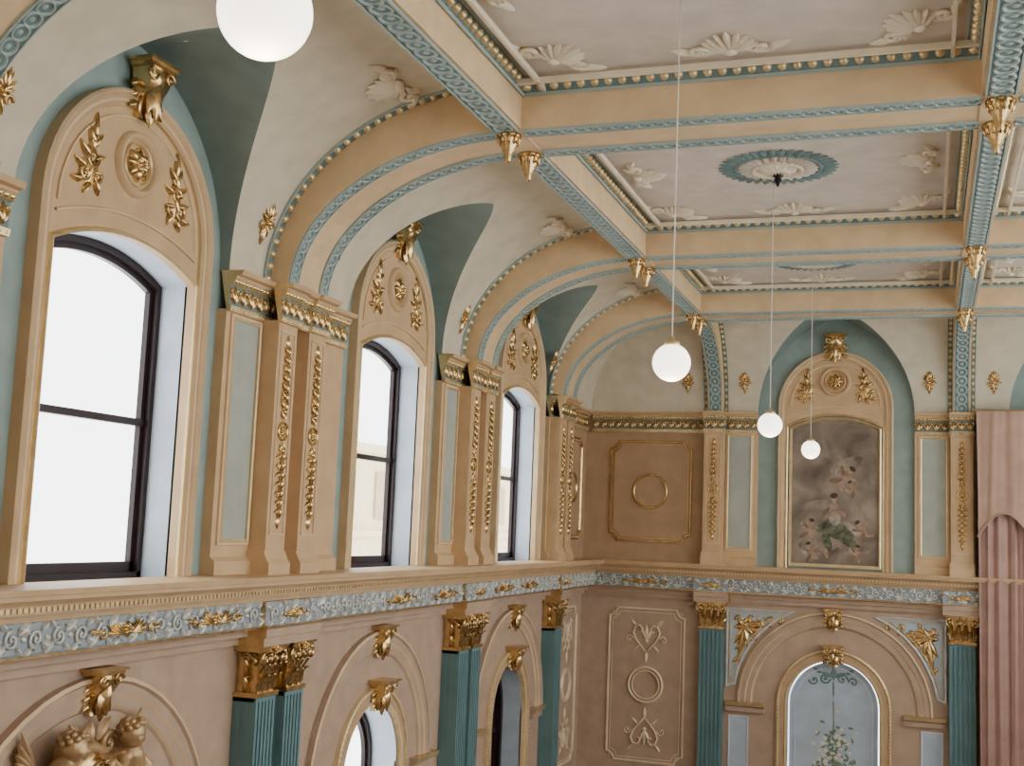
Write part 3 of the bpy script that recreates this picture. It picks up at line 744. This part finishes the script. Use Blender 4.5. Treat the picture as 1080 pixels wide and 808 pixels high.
# ------------------------------------------------------------------ cherub sculpture group over first arch
root=obj('cherub_cartouche',None,(0,-13.75,-.92),LEFTR,label='gilded plaster cartouche with two reclining cherubs over the arch',category='sculpture')
m=MB();m.dome(0,-.08,.2,.26,.1,.14,GOLD,20,4);m.ring(0,-.08,.24,.05,.06,.13,PUTTI,28)
for s in(-1,1):
    m.scroll(s*.2,.17,.09,0,1.4,.17,PUTTI,.026,s);m.scroll(s*.24,-.3,.09,0,1.4,.17,PUTTI,.026,-s);m.leaf(s*.1,.2,pi/2-s*.7,.2,.12,.05,.14,PUTTI)
m.leaf(0,.16,pi/2,.2,.12,.06,.14,PUTTI);m.box(-.3,.3,.09,.14,-.4,.2,PUTTI)
obj('shield',m,parent=root)
def cherub(s):
    m=MB()
    def cap(a,b,r0,r1,n=7):
        a=Vector(a);b=Vector(b)
        for i in range(n+1):
            t=i/n;p=a.lerp(b,t);m.sphere((s*p.x,p.y,p.z),r0+(r1-r0)*t,PUTTI,12,8)
    cap((.46,.2,-.14),(.38,.24,.06),.115,.105);cap((.38,.24,.06),(.35,.25,.12),.1,.05)
    m.sphere((s*.33,.28,.23),.098,PUTTI,18,12,(1,1,1.08))
    m.sphere((s*.3,.36,.2),.035,PUTTI,10,8);m.sphere((s*.34,.355,.2),.036,PUTTI,10,8);m.sphere((s*.315,.378,.215),.018,PUTTI,8,6)
    m.sphere((s*.31,.35,.165),.03,PUTTI,8,6)
    for q in(-1,1): m.sphere((s*.33+q*.095,.27,.22),.022,PUTTI,8,6,(.6,1,1.2))
    cap((.3,.24,.06),(.2,.3,-.02),.05,.04);cap((.2,.3,-.02),(.1,.3,.06),.038,.026)
    cap((.46,.22,.06),(.56,.28,-.04),.05,.04);cap((.56,.28,-.04),(.5,.34,-.14),.038,.026)
    for k in range(4):
        cap((.1,.3,.06),(.045+.006*k,.3+.018*k-.02,.07-.02*k),.014,.01,3);cap((.5,.34,-.14),(.46+.015*k,.37,-.19),.013,.01,3)
    cap((.1,.3,.06),(.08,.33,.09),.013,.01,3)
    cap((.46,.24,-.18),(.66,.3,-.2),.085,.065);cap((.66,.3,-.2),(.82,.26,-.34),.06,.035);cap((.82,.26,-.34),(.88,.32,-.36),.03,.025)
    cap((.42,.28,-.2),(.52,.38,-.3),.085,.065);cap((.52,.38,-.3),(.6,.3,-.46),.06,.035);cap((.6,.3,-.46),(.64,.37,-.48),.03,.024)
    o=obj('cherub_figure',m,parent=root)
    o.modifiers.new('r','REMESH').mode='VOXEL';o.modifiers['r'].voxel_size=.011;o.modifiers['r'].use_smooth_shade=True
    sm=o.modifiers.new('s','SMOOTH');sm.factor=.5;sm.iterations=3
    h=MB()
    for k in range(26):
        t=k*2.4;zz=.2+.8*(k/26);rr=sqrt(max(0,1-(zz-.1)**2))
        x=s*.33+.098*rr*cos(t);y=.275+.098*rr*sin(t)
        if sin(t)>.5 and zz<.55: continue
        h.sphere((x,y,.23+.1*zz),.028,PUTTI,8,6)
    obj('curly_hair',h,parent=root)
    g=MB()
    for k in range(5): g.leaf(s*.5,.06,(pi/2-s*(.5+.2*k)),.34-.04*k,.09,.04,.1,PUTTI)
    obj('wing',g,parent=root)
cherub(-1);cherub(1)
# ------------------------------------------------------------------ finials at beam crossings
m=MB(True)
FS=.88
m.lathe((0,0),[(r*FS,z*.95) for r,z in [(.0,.0),(.12,0),(.12,-.03),(.1,-.035),(.105,-.06),(.085,-.085),(.09,-.11),(.065,-.135),(.07,-.155),(.045,-.185),(.05,-.2),(.028,-.235),(.03,-.25),(.0,-.285)]],GOLD,18)
for k in range(10):
    a=2*pi*k/10;m.tube([(.115*cos(a)*FS,.115*sin(a)*FS,-.005),(.11*cos(a)*FS,.11*sin(a)*FS,-.06),(.085*cos(a)*FS,.085*sin(a)*FS,-.1)],.014,GOLD,5)
fin=None
for x in(X1,X2):
    for y in YT[1:]:
        for s in(-1,1):
            p=(x,y+s*BW,Hb-.013)
            if fin is None: fin=obj('ceiling_finial',m,p,0,label='gilded stepped drop finial under a beam crossing',category='finial',group='drop finials')
            else: dup(fin,p)
# ------------------------------------------------------------------ palmettes
def palmette(mt=LEAFC,sc=1.):
    m=MB(True)
    m.T=lambda x,o,z:(x*sc,z*sc,-o*sc)
    for k in range(-4,5): m.leaf(0,-.1,pi/2-k*.33,.3-.02*abs(k),.085,.05,0,mt)
    for s in(-1,1):
        m.scroll(s*.24,-.09,.08,pi,1.3,.02,mt,.022,-s);m.leaf(s*.26,-.12,pi/2-s*1.4,.2,.09,.04,0,mt,.2*s);m.leaf(s*.14,-.12,-pi/2+s*1.0,.14,.07,.04,0,mt)
        m.leaf(s*.1,-.12,pi/2-s*1.7,.2,.07,.04,0,mt,.2*s)
    m.dome(0,-.1,.07,.05,.07,0,mt,10,2)
    return m
pm=None
def putpal(p,rot):
    global pm
    if pm is None: pm=obj('ceiling_palmette',palmette(LEAFC,1.06),p,rot,label='cream plaster acanthus palmette on the ceiling',category='ceiling ornament',group='ceiling palmettes')
    else: dup(pm,p,rot)
for (ya,yb) in zip(YB,YB[1:]):
  if ya==YN: continue
  for xa,xb in((X1+HX,X2-HX),(X2+HX,X3-HX)):
    y0,y1=ya+HT,yb-HT;z=Hc-.002
    for dx,dy,r in ((xa+.52,y1-.6,pi*.25+pi),((xa+xb)/2,y1-.5,pi),(xb-.52,y1-.6,pi*.75),(xa+.48,(y0+y1)/2,-pi/2),(xb-.48,(y0+y1)/2,pi/2),(xa+.52,y0+.6,-pi*.25),(xb-.52,y0+.6,pi*.25),((xa+xb)/2,y0+.5,0)):
        if xa>X2 and dx>xa+1: continue
        putpal((dx,dy,z),(0,0,r))
for c,a,b in LB:
    for y in(a+HT+.55,b-HT-.5):
        th=radians(68);x=.1+ACL*(1-cos(th));z=Hs+BC*sin(th)
        sl=atan2(BC*cos(th),ACL*sin(th))
        E=(Matrix.Rotation(-sl,3,'Y')@Matrix.Rotation(pi/2,3,'Z')).to_euler()
        putpal((x+.01,y,z-.01),tuple(E))
gd=MB()
for s in(-1,1):
    for k in range(3): gd.leaf(0,.05-.0*k,pi/2-s*(.35+.5*k),.15-.02*k,.055,.03,0,GOLD,.1*s)
    gd.scroll(s*.065,0,.045,0,1.2,.012,GOLD,.013,s)
    gd.leaf(0,0,-pi/2+s*.5,.12,.05,.03,0,GOLD)
gd.leaf(0,-.02,-pi/2,.17,.06,.03,0,GOLD);gd.leaf(0,.05,pi/2,.17,.06,.04,0,GOLD);gd.dome(0,.02,.035,.035,.05,0,GOLD,8,2)
z=3.58
gdo=None
def drop(p,rz,tilt):
    global gdo
    e=(Matrix.Rotation(rz,3,'Z')@Matrix.Rotation(tilt,3,'X')).to_euler()
    if gdo is None: gdo=obj('gilded_cove_ornament',gd,p,tuple(e),label='small gilded foliage drop on the cream cove',category='ornament',group='gilded cove drops')
    else: dup(gdo,p,tuple(e))
oL=oc(z,ACL,BC);oE=oc(z,ACE,BC)
for i,y in enumerate(YT):
    for s in(-1,1):
        if i==3 and s==1: continue
        drop((oL+.012,y+s*(.66),z),LEFTR,radians(18))
for x in(X1,X2):
    for s in(-1,1): drop((x+s*.5,-oE-.012,z),0,radians(18))
# ------------------------------------------------------------------ ceiling rosettes
for (yy) in (YT[1]+YT[2])/2,(YT[2]+YT[3])/2,(YT[0]+YT[1])/2:
    m=MB(True);m.T=lambda x,o,z:(x,z,-o)
    m.ring(0,0,.44,.03,.03,0,TEAL,40)
    for k in range(36): m.leaf(.44*cos(2*pi*k/36),.44*sin(2*pi*k/36),2*pi*k/36,.18,.1,.03,.004,TEAL)
    for k in range(24): m.leaf(.24*cos(2*pi*k/24),.24*sin(2*pi*k/24),2*pi*k/24,.19,.085,.05,.006,BED)
    root=obj('ceiling_rosette',m,(ec,yy,Hc-.002),0,label='round teal and cream plaster ceiling rosette in coffer',category='ceiling rose',group='ceiling rosettes')
    m=MB(True);m.T=lambda x,o,z:(x,z,-o)
    m.ring(0,0,.25,.025,.06,0,LEAFC,36);m.rosette(0,0,.22,.01,LEAFC,12,.06);m.ring(0,0,.12,.02,.08,.01,LEAFC,24);obj('inner_leaf_boss',m,parent=root)
m=MB(True);m.lathe((0,0),[(0,0),(.07,0),(.06,-.04),(.03,-.06),(.045,-.09),(.02,-.12),(.012,-.15)],BLACK,14)
hook=obj('ceiling_hook',m,(ec,(YT[1]+YT[2])/2,Hc-.06),0,label='black metal ceiling hook under the rosette',category='hook')
# ------------------------------------------------------------------ globe pendant lamps
lamps=[(4.22,-18.6,2.28,Hc-.01),(4.28,-13.44,2.07,Hc-.01),(4.354,-8.70,2.09,Hc-.17),(4.37,-4.23,2.16,Hc-.06)]
for i,(x,y,z,zt) in enumerate(lamps):
    root=obj('pendant_lamp',None,(x,y,z),0,label='white opal globe pendant lamp on a long cord',category='pendant lamp',group='globe pendant lamps')
    m=MB(True);m.sphere((0,0,0),.126,GLOBE,32,20);obj('globe_shade',m,parent=root)
    m=MB(True);m.lathe((0,0),[(.0,.175),(.018,.175),(.02,.15),(.05,.14),(.055,.112),(.045,.108)],GOLDP,16);obj('brass_cap',m,parent=root)
    m=MB(True);m.tube([(0,0,.17),(0,0,(zt-z)*.5),(0,0,zt-z)],.005,CORDM,6);obj('cord',m,parent=root)
    li=bpy.data.lights.new('lamp_light','POINT');li.energy=12;li.color=(1,.82,.6);li.shadow_soft_size=.14
    lo=bpy.data.objects.new('lamp_light',li);COL.objects.link(lo);lo.location=(x,y,z-.2)
# ------------------------------------------------------------------ stage curtain
root=obj('stage_curtain',None,(8.5,-.42,FL),0,label='rose pleated full-height curtain with scalloped pelmet',category='curtain')
def drape(x0,x1,z0,z1,y,amp,wl,m,mt,scal=None,nx=300,nz=10):
    vs=[]
    for j in range(nz+1):
        t=j/nz
        for i in range(nx+1):
            x=x0+(x1-x0)*i/nx;zz0=z0+(scal(x) if scal else 0)
            z=z1+(zz0-z1)*t
            ph=2*pi*(x-x0)/wl
            vs.append((x+.02*sin(ph*.5+t*2)-8.5,y+amp*(sin(ph)+.35*sin(2.3*ph+1.1*t)) -.02*t+.42,z-FL))
    m.add(vs,[(j*(nx+1)+i,j*(nx+1)+i+1,(j+1)*(nx+1)+i+1,(j+1)*(nx+1)+i) for j in range(nz) for i in range(nx)],mt,True)
m=MB(True);drape(6.66,10.4,FL+.05,3.05,-.42,.028,.19,m,CURT);obj('curtain_cloth',m,parent=root)
m=MB(True)
sc=lambda x:.42*abs(sin(pi*(x-6.62)/.85))
drape(6.64,10.4,1.02,3.09,-.5,.012,.33,m,CURT2,sc,260,8);obj('pelmet',m,parent=root)
m=MB(True)
pts=[(6.64+(10.4-6.64)*i/120-8.5,-.53+.42,1.04+sc(6.64+(10.4-6.64)*i/120)-FL) for i in range(121)]
m.tube(pts,.016,CURT2,6);obj('fringe_braid',m,parent=root)
m=MB(True);m.tube([(6.62-8.5,-.04,3.1-FL),(10.4-8.5,-.04,3.1-FL)],.03,TAN,8);obj('curtain_rail',m,parent=root)
# ------------------------------------------------------------------ exterior building
m=MB(True);m.box(-16,-12,9,34,-6,3.2,STONE);m.box(-16,-11.7,8.9,34,3.2,3.5,STONE);m.box(-16,-11.8,8.9,34,.4,.6,STONE)
for k in range(8):
    y=10.5+k*3;m.box(-12.05,-11.92,y-.1,y+1.3,1.0,2.6,TANL);m.box(-12.05,-11.98,y,y+1.2,1.0,2.5,DARK)
obj('neighbouring_building',m,label='pale stone building seen through the windows',category='building')
# ------------------------------------------------------------------ world, light, camera
W=bpy.data.worlds.new('World');bpy.context.scene.world=W;W.use_nodes=True
bg=W.node_tree.nodes['Background'];bg.inputs[0].default_value=(.95,.97,1,1);bg.inputs[1].default_value=6.2
cam=bpy.data.cameras.new('cam');co=bpy.data.objects.new('cam',cam);COL.objects.link(co)
yaw,pi_,ro,fp=.3334,.1178,.0401,1272.
fw=Vector((-sin(yaw)*cos(pi_),cos(yaw)*cos(pi_),sin(pi_)));r=Vector((cos(yaw),sin(yaw),0));u=r.cross(fw)
r2=r*cos(ro)+u*sin(ro);u2=u*cos(ro)-r*sin(ro)
M=Matrix((r2,u2,-fw)).transposed().to_4x4();M.translation=Vector((5.879,-21.270,.954))
co.matrix_world=M
cam.sensor_width=36;cam.lens=36*fp/1080;cam.clip_start=.05;cam.clip_end=200
bpy.context.scene.camera=co
